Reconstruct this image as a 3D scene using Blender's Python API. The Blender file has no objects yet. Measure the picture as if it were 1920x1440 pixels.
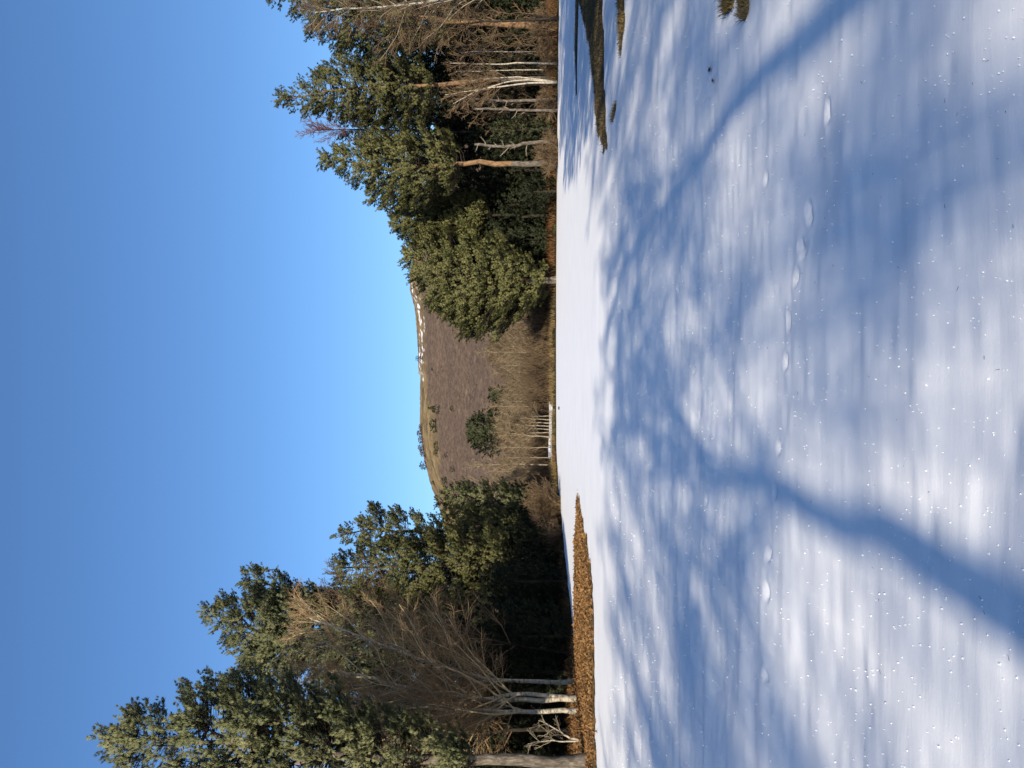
import bpy, math, random
import numpy as np
from mathutils import Matrix, Vector

S = bpy.context.scene
C = S.collection
R = math.radians

# ------------------------------------------------------------------ camera
CAMZ, PITCH, F = 1.6, math.atan(50 / 1440), 1440.0
cp, sp = math.cos(PITCH), math.sin(PITCH)
cam_d = bpy.data.cameras.new('camera')
cam = bpy.data.objects.new('camera', cam_d)
C.objects.link(cam)
cam_d.sensor_width = 36
cam_d.lens = 27
cam_d.clip_start = 0.05
cam_d.clip_end = 9000
# the photograph lies on its side: picture left is world up, picture top is world right
xc = Vector((0, sp, -cp)); yc = Vector((1, 0, 0)); zc = xc.cross(yc)
cam.matrix_world = Matrix(((xc.x, yc.x, zc.x, 0), (xc.y, yc.y, zc.y, 0), (xc.z, yc.z, zc.z, CAMZ), (0, 0, 0, 1)))
S.camera = cam

# ------------------------------------------------------------------ light
SUN_EL, SUN_AZ = 25.0, 1.0          # shadows run straight away from the camera, a hair to the right
W = bpy.data.worlds.new('World'); S.world = W; W.use_nodes = True
nt = W.node_tree
sky = nt.nodes.new('ShaderNodeTexSky'); sky.sky_type = 'NISHITA'; sky.sun_disc = False
sky.sun_elevation = R(SUN_EL); sky.sun_rotation = R(180 + SUN_AZ)
sky.altitude = 0; sky.air_density = 1.15; sky.dust_density = 0.6; sky.ozone_density = 8.0
bg = nt.nodes['Background']; bg.inputs['Strength'].default_value = 0.111
nt.links.new(sky.outputs[0], bg.inputs[0])
sun_d = bpy.data.lights.new('sun', 'SUN'); sun_d.energy = 5.0; sun_d.angle = R(0.75); sun_d.color = (1.0, 0.875, 0.69)
sun = bpy.data.objects.new('sun', sun_d); C.objects.link(sun)
ld = Vector((math.sin(R(SUN_AZ)) * math.cos(R(SUN_EL)), math.cos(R(SUN_AZ)) * math.cos(R(SUN_EL)), -math.sin(R(SUN_EL))))
sun.rotation_euler = ld.to_track_quat('-Z', 'Y').to_euler()
S.view_settings.view_transform = 'Standard'; S.view_settings.look = 'None'
S.view_settings.exposure = 0.57; S.view_settings.gamma = 1.0
S.render.engine = 'CYCLES'
S.cycles.max_bounces = 5; S.cycles.diffuse_bounces = 3; S.cycles.transparent_max_bounces = 4

# ------------------------------------------------------------------ helpers
def at(U, V, Y):
    """point at forward distance Y seen at upright picture position (U across, V down)"""
    a = (U - 720) / F; b = (960 - V) / F
    k = Y / (cp - b * sp)
    return (a * k, Y, CAMZ + k * (sp + b * cp))

def gnd(U, V, z=0.0):
    """point on the level z seen at (U, V)"""
    a = (U - 720) / F; b = (960 - V) / F
    k = (z - CAMZ) / (sp + b * cp)
    return (a * k, k * (cp - b * sp))

def hsh(ix, iy, seed):
    h = (ix.astype(np.int64) * 374761393 + iy.astype(np.int64) * 668265263 + seed * 974711) & 0x7fffffff
    h = ((h ^ (h >> 13)) * 1274126177) & 0x7fffffff
    return ((h ^ (h >> 16)) & 0xffff) / 65535.0

def vn(x, y, seed=0):
    x = np.asarray(x, float); y = np.asarray(y, float)
    ix = np.floor(x); iy = np.floor(y); fx = x - ix; fy = y - iy
    fx = fx * fx * (3 - 2 * fx); fy = fy * fy * (3 - 2 * fy)
    a = hsh(ix, iy, seed); b = hsh(ix + 1, iy, seed); c = hsh(ix, iy + 1, seed); d = hsh(ix + 1, iy + 1, seed)
    return (a * (1 - fx) + b * fx) * (1 - fy) + (c * (1 - fx) + d * fx) * fy - 0.5

def sstep(a, b, x):
    t = np.clip((x - a) / (b - a), 0, 1)
    return t * t * (3 - 2 * t)

def inside(poly, x, y):
    P = np.array(poly); r = np.zeros(x.shape, bool)
    for i in range(len(P)):
        (x1, y1), (x2, y2) = P[i - 1], P[i]
        c = ((y1 > y) != (y2 > y)) & (x < (x2 - x1) * (y - y1) / ((y2 - y1) if y2 != y1 else 1e-9) + x1)
        r ^= c
    return r

def edge_dist(poly, x, y):
    P = np.array(poly, float); d = np.full(x.shape, 1e9)
    for i in range(len(P)):
        a, b = P[i - 1], P[i]; ab = b - a; L = (ab ** 2).sum() + 1e-12
        t = np.clip(((x - a[0]) * ab[0] + (y - a[1]) * ab[1]) / L, 0, 1)
        d = np.minimum(d, np.hypot(x - a[0] - t * ab[0], y - a[1] - t * ab[1]))
    return d

def new_mesh(name, verts, faces, nper, smooth=False, mats=(), normals=None):
    verts = np.ascontiguousarray(verts, np.float32); faces = np.ascontiguousarray(faces, np.int32)
    me = bpy.data.meshes.new(name)
    nf = len(faces)
    me.vertices.add(len(verts)); me.vertices.foreach_set('co', verts.ravel())
    me.loops.add(nf * nper); me.loops.foreach_set('vertex_index', faces.ravel())
    me.polygons.add(nf)
    me.polygons.foreach_set('loop_start', np.arange(0, nf * nper, nper, dtype=np.int32))
    me.polygons.foreach_set('loop_total', np.full(nf, nper, np.int32))
    me.polygons.foreach_set('use_smooth', np.full(nf, smooth, bool))
    for m in mats: me.materials.append(m)
    me.update(calc_edges=True)
    if normals is not None:
        me.normals_split_custom_set_from_vertices(np.ascontiguousarray(normals, np.float32))
    return me

def link(name, me, parent=None):
    o = bpy.data.objects.new(name, me); C.objects.link(o)
    if parent is not None: o.parent = parent
    return o

def tag(o, label=None, cat=None, group=None, kind=None):
    if label: o['label'] = label
    if cat: o['category'] = cat
    if group: o['group'] = group
    if kind: o['kind'] = kind
    return o

def empty(name, loc, label, cat, group=None):
    o = bpy.data.objects.new(name, None); C.objects.link(o); o.location = loc; o.empty_display_size = 0.3
    return tag(o, label, cat, group)

def copy_tree(root, loc, rz, sc, label, group=None):
    r = root.copy(); C.objects.link(r); r.location = loc; r.rotation_euler = (0, 0, rz); r.scale = sc
    r['label'] = label
    if group: r['group'] = group
    elif 'group' in r: del r['group']
    for ch in list(root.children):
        c = ch.copy(); C.objects.link(c); c.parent = r
        for g in ch.children:
            d = g.copy(); C.objects.link(d); d.parent = c
    return r

# ------------------------------------------------------------------ materials
def mat(name, stops, scale=4.0, detail=5.0, rough=0.85, spec=0.15, bump=0.0, bump_scale=20.0, bump_dist=0.02, stretch=None, rnd=0.0, coord='Object', lohi=(0.3, 0.7)):
    m = bpy.data.materials.new(name); m.use_nodes = True
    n = m.node_tree; L = n.links; b = n.nodes['Principled BSDF']
    b.inputs['Roughness'].default_value = rough
    b.inputs['Specular IOR Level'].default_value = spec
    tc = n.nodes.new('ShaderNodeTexCoord'); src = tc.outputs[coord]
    if stretch:
        mp = n.nodes.new('ShaderNodeMapping'); mp.inputs['Scale'].default_value = stretch
        L.new(src, mp.inputs[0]); src = mp.outputs[0]
    nz = n.nodes.new('ShaderNodeTexNoise'); nz.inputs['Scale'].default_value = scale; nz.inputs['Detail'].default_value = detail
    nz.inputs['Roughness'].default_value = 0.6
    L.new(src, nz.inputs['Vector'])
    rp = n.nodes.new('ShaderNodeValToRGB'); el = rp.color_ramp.elements
    k = len(stops)
    for i, c in enumerate(stops):
        p = lohi[0] + (lohi[1] - lohi[0]) * i / max(1, k - 1)
        e = el[i] if i < 2 else el.new(p)
        e.position = p; e.color = (*c, 1)
    L.new(nz.outputs['Fac'], rp.inputs['Fac'])
    out = rp.outputs['Color']
    if rnd:
        oi = n.nodes.new('ShaderNodeObjectInfo'); hs = n.nodes.new('ShaderNodeHueSaturation')
        mr = n.nodes.new('ShaderNodeMapRange'); mr.inputs['To Min'].default_value = 1 - rnd; mr.inputs['To Max'].default_value = 1 + rnd
        L.new(oi.outputs['Random'], mr.inputs['Value']); L.new(mr.outputs[0], hs.inputs['Value']); L.new(out, hs.inputs['Color']); out = hs.outputs[0]
    L.new(out, b.inputs['Base Color'])
    if bump:
        n2 = n.nodes.new('ShaderNodeTexNoise'); n2.inputs['Scale'].default_value = bump_scale; n2.inputs['Detail'].default_value = 6
        L.new(src, n2.inputs['Vector'])
        bp = n.nodes.new('ShaderNodeBump'); bp.inputs['Strength'].default_value = bump; bp.inputs['Distance'].default_value = bump_dist
        L.new(n2.outputs['Fac'], bp.inputs['Height']); L.new(bp.outputs[0], b.inputs['Normal'])
    return m

M = {}
M['needle_olive'] = mat('needles olive', [(0.050, 0.060, 0.020), (0.110, 0.114, 0.040), (0.18, 0.170, 0.066)], 1.1, 3, 0.6, 0.25, rnd=0.12)
M['needle_grey'] = mat('needles grey green', [(0.062, 0.076, 0.034), (0.130, 0.142, 0.064), (0.20, 0.198, 0.095)], 1.1, 3, 0.6, 0.25, rnd=0.10)
M['needle_dark'] = mat('needles dark', [(0.012, 0.017, 0.008), (0.030, 0.038, 0.016)], 1.1, 3, 0.7, 0.2, rnd=0.15)  # near black, the gloom inside the wood is put into this colour
M['needle_far'] = mat('needles far', [(0.032, 0.042, 0.020), (0.066, 0.074, 0.032)], 1.2, 3, 0.7, 0.2, rnd=0.15)
for k_ in ('needle_olive', 'needle_grey', 'needle_far'):        # needles let some light through
    n_ = M[k_].node_tree; p_ = n_.nodes['Principled BSDF']; t_ = n_.nodes.new('ShaderNodeBsdfTranslucent'); x_ = n_.nodes.new('ShaderNodeMixShader'); x_.inputs[0].default_value = 0.08
    n_.links.new(p_.inputs['Base Color'].links[0].from_socket, t_.inputs['Color']); o_ = n_.nodes['Material Output']
    n_.links.new(p_.outputs[0], x_.inputs[1]); n_.links.new(t_.outputs[0], x_.inputs[2]); n_.links.new(x_.outputs[0], o_.inputs['Surface'])
M['bark_grey'] = mat('bark grey', [(0.035, 0.03, 0.024), (0.11, 0.093, 0.075), (0.23, 0.20, 0.165)], 9, 6, 0.9, 0.1, 0.9, 14, 0.03, (1, 1, 0.35))
M['bark_orange'] = mat('bark orange', [(0.08, 0.048, 0.026), (0.195, 0.118, 0.062), (0.27, 0.178, 0.105)], 7, 6, 0.85, 0.1, 0.7, 16, 0.02, (1, 1, 0.4))
M['bark_dark'] = mat('bark dark', [(0.014, 0.012, 0.010), (0.045, 0.037, 0.029)], 9, 5, 0.9, 0.1, 0.6, 16, 0.02, (1, 1, 0.4))  # on trunks within the wood this darkness stands in for shade
M['bark_pale'] = mat('bark of far birches', [(0.06, 0.047, 0.034), (0.18, 0.15, 0.11), (0.27, 0.235, 0.18)], 6, 6, 0.7, 0.2, 0.4, 22, 0.01, (1, 1, 2.2), lohi=(0.33, 0.6))
M['bark_birch'] = mat('bark birch', [(0.065, 0.053, 0.04), (0.27, 0.235, 0.18), (0.41, 0.37, 0.30)], 6, 6, 0.7, 0.2, 0.4, 22, 0.01, (1, 1, 2.2), lohi=(0.33, 0.55))
M['twig_brown'] = mat('twigs brown', [(0.10, 0.068, 0.040), (0.20, 0.138, 0.080)], 2, 3, 0.8, 0.15, rnd=0.1)
M['twig_olive'] = mat('twigs olive', [(0.32, 0.25, 0.15), (0.50, 0.41, 0.27)], 2, 3, 0.8, 0.15, rnd=0.1)
M['twig_far'] = mat('twigs of far birches', [(0.14, 0.105, 0.065), (0.26, 0.20, 0.125)], 2, 3, 0.8, 0.15, rnd=0.1)
M['twig_fan'] = mat('fine birch twigs', [(0.21, 0.142, 0.075), (0.38, 0.27, 0.15)], 2, 3, 0.8, 0.15, rnd=0.1)
M['twig_red'] = mat('twigs red', [(0.10, 0.045, 0.035), (0.17, 0.085, 0.065)], 2, 3, 0.8, 0.15)
M['twig_pale'] = mat('twigs pale', [(0.18, 0.15, 0.105), (0.30, 0.26, 0.19)], 2, 3, 0.8, 0.15)
M['earth'] = mat('woodland floor', [(0.012, 0.010, 0.006), (0.035, 0.025, 0.013), (0.07, 0.045, 0.022)], 1.5, 8, 0.95, 0.05, 0.8, 9, 0.06)
M['leaf_floor'] = mat('leaf litter', [(0.055, 0.038, 0.016), (0.105, 0.070, 0.028), (0.15, 0.10, 0.042)], 5, 8, 0.9, 0.1, 0.9, 14, 0.05)
M['leaf'] = mat('fallen leaves', [(0.080, 0.043, 0.016), (0.18, 0.092, 0.034), (0.27, 0.16, 0.066)], 3.5, 2, 0.75, 0.2)
M['turf'] = mat('bare turf', [(0.028, 0.021, 0.011), (0.070, 0.050, 0.025), (0.12, 0.085, 0.042)], 4, 8, 0.95, 0.08, 0.8, 16, 0.05)
M['grass'] = mat('dry grass', [(0.08, 0.062, 0.026), (0.17, 0.125, 0.055), (0.25, 0.18, 0.085)], 1.3, 4, 0.85, 0.15)
M['grass_green'] = mat('green grass', [(0.05, 0.062, 0.018), (0.11, 0.115, 0.035)], 1.3, 4, 0.85, 0.15)
M['bracken'] = mat('bracken', [(0.055, 0.030, 0.014), (0.14, 0.070, 0.030), (0.22, 0.12, 0.05)], 0.7, 4, 0.9, 0.1)
M['scrub'] = mat('scrub', [(0.048, 0.034, 0.024), (0.105, 0.075, 0.047), (0.165, 0.122, 0.074)], 0.45, 4, 0.9, 0.1)
M['stone'] = mat('stone', [(0.03, 0.03, 0.03), (0.09, 0.085, 0.08)], 14, 5, 0.9, 0.1, 0.6, 20, 0.01)

# ------------------------------------------------------------------ terrain
FIELD = [(-13, -60), (-11.2, 16), (-11.3, 22.6), (-11.6, 33.4), (-10.5, 46), (-8.4, 60.6), (-5.8, 69.8), (2, 71), (9, 70.5), (18, 67.5), (26, 63), (31, 60), (45, 56), (95, 52), (95, -60)]

def snow_z(x, y):
    k = 1.0 - 0.8 * sstep(8, 22, y)
    z = 0.075 * vn(x * 0.30, y * 0.42, 3) + 0.050 * vn(x * 0.8, y * 1.5, 4) + 0.026 * vn(x * 1.8, y * 4.0, 5) + 0.010 * vn(x * 5, y * 11, 6)
    return z * k

def ground_z(x, y):
    x = np.asarray(x, float); y = np.asarray(y, float)
    d = edge_dist(FIELD, x, y); ins = inside(FIELD, x, y)
    out = 0.03 + 0.55 * (1 - np.exp(-d / 6.0)) + 0.16 * vn(x * 0.5, y * 0.5, 9) * sstep(0.3, 3, d) + 0.06 * vn(x * 2.1, y * 2.1, 10) * sstep(0.0, 1, d)
    low = -0.16 * sstep(0, 1.0, d) - 0.03
    return np.where(ins, low, out)

def gz(x, y): return float(ground_z(np.array([x]), np.array([y]))[0])

def grid_mesh(name, xs, ys, zf, m):
    X, Y = np.meshgrid(xs, ys) if xs.ndim == 1 else (xs, ys)
    Z = zf(X, Y); h, w = X.shape
    i = np.arange(h * w).reshape(h, w)
    F4 = np.stack([i[:-1, :-1], i[:-1, 1:], i[1:, 1:], i[1:, :-1]], -1).reshape(-1, 4)
    return new_mesh(name, np.stack([X, Y, Z], -1).reshape(-1, 3), F4, 4, True, [m])

# earth sheet reaching the horizon (fine around the wood, coarse far away)
gx = np.concatenate([-np.geomspace(4000, 62, 26), np.arange(-60, 75, 0.6), np.geomspace(76, 4000, 26)])
gy = np.concatenate([-np.geomspace(3000, 42, 14), np.arange(-40, 12, 2.0), np.arange(12, 110, 0.6), np.geomspace(111, 6000, 34)])
tag(link('ground', grid_mesh('ground', gx, gy, ground_z, M['earth'])), kind='structure')

# snow sheet: dense near the camera
TRACKS = [(1232, 1551), (1030, 1515), (980, 1501), (920, 1495), (838, 1480), (762, 1474), (600, 1461), (520, 1455), (400, 1441), (330, 1440), (172, 1440),
          (1105, 1440), (1170, 1340), (1045, 1512), (970, 1508), (745, 1300), (660, 1310), (500, 1330), (420, 1322), (900, 1270)]
TR = np.array([gnd(u, v) for u, v in TRACKS])
def snow_full(X, Y):
    Z = snow_z(X, Y)
    rr = np.random.default_rng(5)
    for k, (tx, ty) in enumerate(TR):
        a = 0.035 + 0.02 * rr.random(); b = 0.06 + 0.03 * rr.random(); th = rr.normal(0, 0.5)
        near = (abs(X - tx) < 0.5) & (abs(Y - ty) < 0.5)
        dx = X[near] - tx; dy = Y[near] - ty
        q = np.sqrt(((dx * math.cos(th) + dy * math.sin(th)) / b) ** 2 + ((-dx * math.sin(th) + dy * math.cos(th)) / a) ** 2)
        Z[near] += -0.032 * (1 - sstep(0.35, 1.0, q)) + 0.006 * np.exp(-((q - 1.3) / 0.3) ** 2) * (0.5 + vn(X[near] * 30, Y[near] * 30, 77))
    return Z
sy = np.concatenate([np.linspace(-60, 1.2, 34), np.geomspace(1.25, 76, 620)])
su = np.concatenate([np.linspace(-3.2, -0.66, 50), np.linspace(-0.65, 0.65, 560), np.linspace(0.66, 3.2, 50)])
wid = np.maximum(np.abs(sy), 3.0) + 1.2
SX = su[None, :] * wid[:, None]; SY = np.repeat(sy[:, None], len(su), 1)
SX = np.clip(SX, -75, 90)

def snow_mat():
    m = bpy.data.materials.new('snow'); m.use_nodes = True; n = m.node_tree; L = n.links; b = n.nodes['Principled BSDF']
    b.inputs['Roughness'].default_value = 0.55; b.inputs['Specular IOR Level'].default_value = 0.25
    tc = n.nodes.new('ShaderNodeTexCoord')
    nz = n.nodes.new('ShaderNodeTexNoise'); nz.inputs['Scale'].default_value = 0.7; nz.inputs['Detail'].default_value = 6
    L.new(tc.outputs['Object'], nz.inputs['Vector'])
    rp = n.nodes.new('ShaderNodeValToRGB'); e = rp.color_ramp.elements
    e[0].position = 0.3; e[0].color = (0.80, 0.815, 0.84, 1); e[1].position = 0.7; e[1].color = (0.86, 0.868, 0.88, 1)
    L.new(nz.outputs['Fac'], rp.inputs['Fac']); L.new(rp.outputs['Color'], b.inputs['Base Color'])
    mp = n.nodes.new('ShaderNodeMapping'); mp.inputs['Scale'].default_value = (0.22, 1.5, 1)
    L.new(tc.outputs['Object'], mp.inputs[0])
    n2 = n.nodes.new('ShaderNodeTexNoise'); n2.inputs['Scale'].default_value = 5; n2.inputs['Detail'].default_value = 6; n2.inputs['Roughness'].default_value = 0.62
    L.new(mp.outputs[0], n2.inputs['Vector'])
    bp = n.nodes.new('ShaderNodeBump'); bp.inputs['Strength'].default_value = 0.22; bp.inputs['Distance'].default_value = 0.018
    L.new(n2.outputs['Fac'], bp.inputs['Height'])
    n3 = n.nodes.new('ShaderNodeTexNoise'); n3.inputs['Scale'].default_value = 90; n3.inputs['Detail'].default_value = 3
    L.new(tc.outputs['Object'], n3.inputs['Vector'])
    b2 = n.nodes.new('ShaderNodeBump'); b2.inputs['Strength'].default_value = 0.2; b2.inputs['Distance'].default_value = 0.003
    L.new(n3.outputs['Fac'], b2.inputs['Height']); L.new(bp.outputs[0], b2.inputs['Normal'])
    L.new(b2.outputs[0], b.inputs['Normal'])
    return m
M['snow'] = snow_mat()
tag(link('snow_field', grid_mesh('snow_field', SX, SY, snow_full, M['snow'])), kind='structure')

# ice grains standing up from the crust, catching the low sun
def grains():
    r = np.random.default_rng(11); n = 4200
    y = 1.8 * (17.0 / 1.8) ** r.random(n); x = (r.random(n) - 0.5) * 1.2 * (y + 1)
    s = r.uniform(0.0022, 0.0065, n) * (0.45 + y / 8.0)
    c = np.stack([x, y, snow_z(x, y) + s * 0.5], -1)
    o = np.array([[1, 0, 0], [-0.5, 0.87, 0], [-0.5, -0.87, 0], [0, 0, 1.3]])
    V = c[:, None] + o[None] * s[:, None, None] * r.uniform(0.6, 1.4, (n, 4, 1))
    b = (np.arange(n) * 4)[:, None, None]
    Fc = (np.array([[0, 1, 3], [1, 2, 3], [2, 0, 3]])[None] + b).reshape(-1, 3)
    m = bpy.data.materials.new('ice'); m.use_nodes = True; p = m.node_tree.nodes['Principled BSDF']
    nz = m.node_tree.nodes.new('ShaderNodeTexNoise'); nz.inputs['Scale'].default_value = 3
    rp = m.node_tree.nodes.new('ShaderNodeValToRGB'); rp.color_ramp.elements[0].color = (0.82, 0.84, 0.86, 1); rp.color_ramp.elements[1].color = (0.92, 0.93, 0.94, 1)
    m.node_tree.links.new(nz.outputs['Fac'], rp.inputs['Fac']); m.node_tree.links.new(rp.outputs[0], p.inputs['Base Color'])
    p.inputs['Roughness'].default_value = 0.2; p.inputs['Specular IOR Level'].default_value = 1.0
    tag(link('ice_grains', new_mesh('ice_grains', V.reshape(-1, 3), Fc, 3, False, [m])), 'glittering ice grains scattered over the snow crust', None, None, 'stuff')
grains()

def patch(name, uv, m, off=0.03, step=0.12, rough=0.35, seed=1, stepy=None):
    """bare ground showing through the snow, outline given on the level ground"""
    P = np.array([gnd(u, v) for u, v in uv]); lo = P.min(0) - 0.4; hi = P.max(0) + 0.4
    stepy = stepy or step
    xs = np.arange(lo[0], hi[0] + step, step); ys = np.arange(lo[1], hi[1] + stepy, stepy)
    X, Y = np.meshgrid(xs, ys)
    qx = X + rough * vn(X * 1.6, Y * 1.6, seed) + rough * 0.6 * vn(X * 5, Y * 5, seed + 1)
    qy = Y + 2.2 * rough * vn(X * 1.3, Y * 1.3, seed + 2) + rough * vn(X * 4, Y * 4, seed + 3)
    ins = inside(P, qx, qy); d = edge_dist(P, qx, qy)
    Z = snow_z(X, Y) + off * sstep(0, 0.5, d) + 0.006 + 0.02 * (vn(X * 7, Y * 7, seed + 4) + 0.5)
    h, w = X.shape; i = np.arange(h * w).reshape(h, w)
    c = ins[:-1, :-1] & ins[1:, 1:] & ins[:-1, 1:] & ins[1:, :-1]
    F4 = np.stack([i[:-1, :-1], i[:-1, 1:], i[1:, 1:], i[1:, :-1]], -1)[c]
    used, inv = np.unique(F4, return_inverse=True)
    V = np.stack([X, Y, Z], -1).reshape(-1, 3)[used]
    tag(link(name, new_mesh(name, V, inv.reshape(-1, 4), 4, True, [m])), kind='structure')
    return X[ins], Y[ins], Z[ins]

def blades(name, x, y, z, hgt, wid, m, label, seed=0, lean=0.5, kind='stuff'):
    r = np.random.default_rng(seed); n = len(x)
    a = r.random(n) * 6.283; h = hgt * r.uniform(0.4, 1.2, n); w = wid * r.uniform(0.6, 1.3, n)
    b = np.stack([x, y, z - 0.01], -1); s = np.stack([np.cos(a), np.sin(a), 0 * a], -1) * w[:, None] * 0.5
    t = np.stack([r.normal(0, lean, n) * h, r.normal(0, lean, n) * h, h], -1)
    V = np.stack([b - s, b + s, b + t], 1).reshape(-1, 3)
    return tag(link(name, new_mesh(name, V, np.arange(3 * n).reshape(-1, 3), 3, False, [m])), label, None, None, kind)

rg = np.random.default_rng(21)
# long strip of leaf litter in front of the left bank
lx, ly, lz = patch('leaf_strip', [(-140, 1150), (0, 1121), (100, 1117.5), (250, 1114), (330, 1112), (395, 1108), (425, 1101), (450, 1095), (480, 1090), (515, 1085), (470, 1081.5), (420, 1079), (300, 1078.5), (225, 1079), (170, 1079), (120, 1080), (0, 1090), (-140, 1112)], M['leaf_floor'], 0.05, 0.08, 0.5, 31)
k = rg.choice(len(lx), 9000)
def leaves(name, x, y, z, size, m, label, seed):
    r = np.random.default_rng(seed); n = len(x)
    a = r.random(n) * 6.283; s = size * r.uniform(0.5, 1.3, n); tl = r.normal(0, 0.75, (n, 2))
    u = np.stack([np.cos(a), np.sin(a), tl[:, 0]], -1) * s[:, None]; v = np.stack([-np.sin(a), np.cos(a), tl[:, 1]], -1) * s[:, None] * 0.6
    c = np.stack([x, y, z + 0.02], -1)
    V = np.stack([c - u, c - v + [0, 0, 0.01], c + u, c + v], 1).reshape(-1, 3)
    return tag(link(name, new_mesh(name, V, np.arange(4 * n).reshape(-1, 4), 4, False, [m])), label, None, None, 'stuff')
leaves('fallen_leaves', lx[k] + rg.normal(0, 0.05, 9000), ly[k], lz[k], 0.055, M['leaf'], 'orange brown fallen leaves strewn over the bare strip at left', 3)
# bare turf on the right
G1 = patch('turf_strip', [(1475, 1080), (1440, 1086), (1393, 1096), (1341, 1105), (1279, 1114.6), (1242, 1118), (1190, 1121), (1165, 1126), (1148, 1138), (1177, 1141), (1190, 1136), (1242, 1134), (1294, 1133), (1375, 1133), (1475, 1131)], M['turf'], 0.03, 0.05, 0.32, 41)
G2 = patch('turf_strip', [(1480, 1159), (1400, 1162), (1345, 1163), (1334, 1167), (1400, 1172), (1480, 1171)], M['turf'], 0.03, 0.06, 0.12, 51)
G3 = patch('turf_strip', [(1247, 1157), (1240, 1152), (1211, 1148), (1209, 1151), (1225, 1155)], M['turf'], 0.03, 0.05, 0.08, 61)
G4 = patch('turf_strip', [(1480, 1080), (1400, 1079), (1340, 1077.5), (1262, 1080.5), (1256, 1082.5), (1300, 1081.5), (1370, 1083), (1480, 1086)], M['turf'], 0.02, 0.08, 0.15, 71)
G5 = patch('turf_strip', [(1470, 1358), (1434, 1361), (1420, 1368), (1428, 1377), (1470, 1382)], M['turf'], 0.015, 0.02, 0.06, 81)
G6 = patch('turf_strip', [(1470, 1392), (1422, 1396), (1412, 1401), (1424, 1406), (1470, 1408)], M['turf'], 0.015, 0.02, 0.06, 91)
G7 = patch('turf_strip', [(1316, 1329), (1304, 1328), (1302, 1333), (1313, 1335)], M['turf'], 0.003, 0.015, 0.03, 95)
G8 = patch('turf_strip', [(1296, 1336), (1288, 1335), (1284, 1339), (1293, 1341)], M['turf'], 0.003, 0.015, 0.03, 97)
bx = []
for G, n in ((G1, 5200), (G2, 1200), (G3, 200), (G4, 900), (G5, 700), (G6, 700)):
    k = rg.choice(len(G[0]), n); bx.append(np.stack([G[0][k], G[1][k], G[2][k]], -1) + rg.normal(0, 0.05 if n > 800 else 0.02, (n, 3)) * [1, 1, 0])
bx = np.concatenate(bx)
blades('turf_grass', bx[:, 0], bx[:, 1], bx[:, 2], 0.075, 0.014, M['grass'], 'short dry grass on the bare turf showing through the snow', 5)
# snow lying in front of the far row of birches
def snow_patch(pts, seed):
    P = np.array(pts); lo = P.min(0); hi = P.max(0)
    X, Y = np.meshgrid(np.arange(lo[0], hi[0], 0.25), np.arange(lo[1], hi[1], 0.25))
    ins = inside(P, X + 0.8 * vn(X, Y, seed), Y + 1.2 * vn(X * 0.7, Y * 0.7, seed + 1)); i = np.arange(X.size).reshape(X.shape)
    c = ins[:-1, :-1] & ins[1:, 1:] & ins[:-1, 1:] & ins[1:, :-1]
    F4 = np.stack([i[:-1, :-1], i[:-1, 1:], i[1:, 1:], i[1:, :-1]], -1)[c]; used, inv = np.unique(F4, return_inverse=True)
    V = np.stack([X, Y, ground_z(X, Y) + 0.10], -1).reshape(-1, 3)[used]
    tag(link('snow_patch', new_mesh('snow_patch', V, inv.reshape(-1, 4), 4, True, [M['snow']])), kind='structure')
snow_patch([(-7.2, 73), (-1.5, 72.6), (-1.8, 78), (-7.5, 79)], 5)

# ------------------------------------------------------------------ hill
RID = np.array([(-900, 960), (-300, 930), (200, 880), (400, 851), (472, 829), (510, 815), (540, 805), (580, 795), (640, 787), (740, 788), (715, 787), (735, 785), (780, 784), (840, 780), (865, 777), (895, 769), (915, 768), (960, 775), (1050, 790), (1200, 820), (1500, 870), (2300, 960)])
HU = np.arange(-900, 2300, 4.0); HT = np.concatenate([np.linspace(0, 1, 190), np.linspace(1.02, 1.6, 20)])
def hill_point(U, t):
    Vr = np.interp(U, RID[:, 0], RID[:, 1]); Yd = 150 + 560 * np.asarray(t)
    tt = np.clip(t, 0, 1)
    Vv = 1019 + (Vr - 1019) * (1 - (1 - tt) ** 1.25) ** 0.92
    a = (U - 720) / F; b = (960 - Vv) / F; kk = Yd / (cp - b * sp)
    z = CAMZ + kk * (sp + b * cp) - np.clip(t - 1, 0, 9) * 160
    return a * kk, Yd, z
UU, TT = np.meshgrid(HU, HT)
hx, hy, hz = hill_point(UU, TT)
rh = np.random.default_rng(8)
hz = hz + sstep(0.02, 0.2, TT) * (5.0 * vn(hx / 60, hy / 60, 2) + 2.0 * vn(hx / 17, hy / 17, 3)) * (1 - sstep(0.9, 1.0, TT)) + rh.normal(0, 0.42, hz.shape) * (1 - 0.6 * sstep(0.8, 0.95, TT))
i = np.arange(hx.size).reshape(hx.shape)
HF = np.stack([i[:-1, :-1], i[:-1, 1:], i[1:, 1:], i[1:, :-1]], -1).reshape(-1, 4)
hm = new_mesh('hill', np.stack([hx, hy, hz], -1).reshape(-1, 3), HF, 4, True)
wband = np.interp(UU, [300, 520, 600, 700, 780, 900, 1000], [0.15, 0.22, 0.20, 0.13, 0.09, 0.08, 0.07])
tan = sstep(-0.055, 0.035, TT - (1 - wband) + 0.09 * vn(UU / 42, TT * 14, 4) + 0.05 * vn(UU / 11, TT * 40, 5)) 
snw = sstep(0.12, 0.2, 0.42 * vn(UU / 14, TT * 90, 6) + 0.6 * vn(UU / 5, TT * 150, 7) + 0.09 * np.exp(-((UU - 872) / 34) ** 2 - ((TT - 0.955) / 0.022) ** 2) + 0.09 * np.exp(-((UU - 775) / 45) ** 2 - ((TT - 0.955) / 0.016) ** 2) - 0.05) * (TT > 0.9) * (TT < 0.99) * (UU > 725) * (UU < 910)
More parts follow.
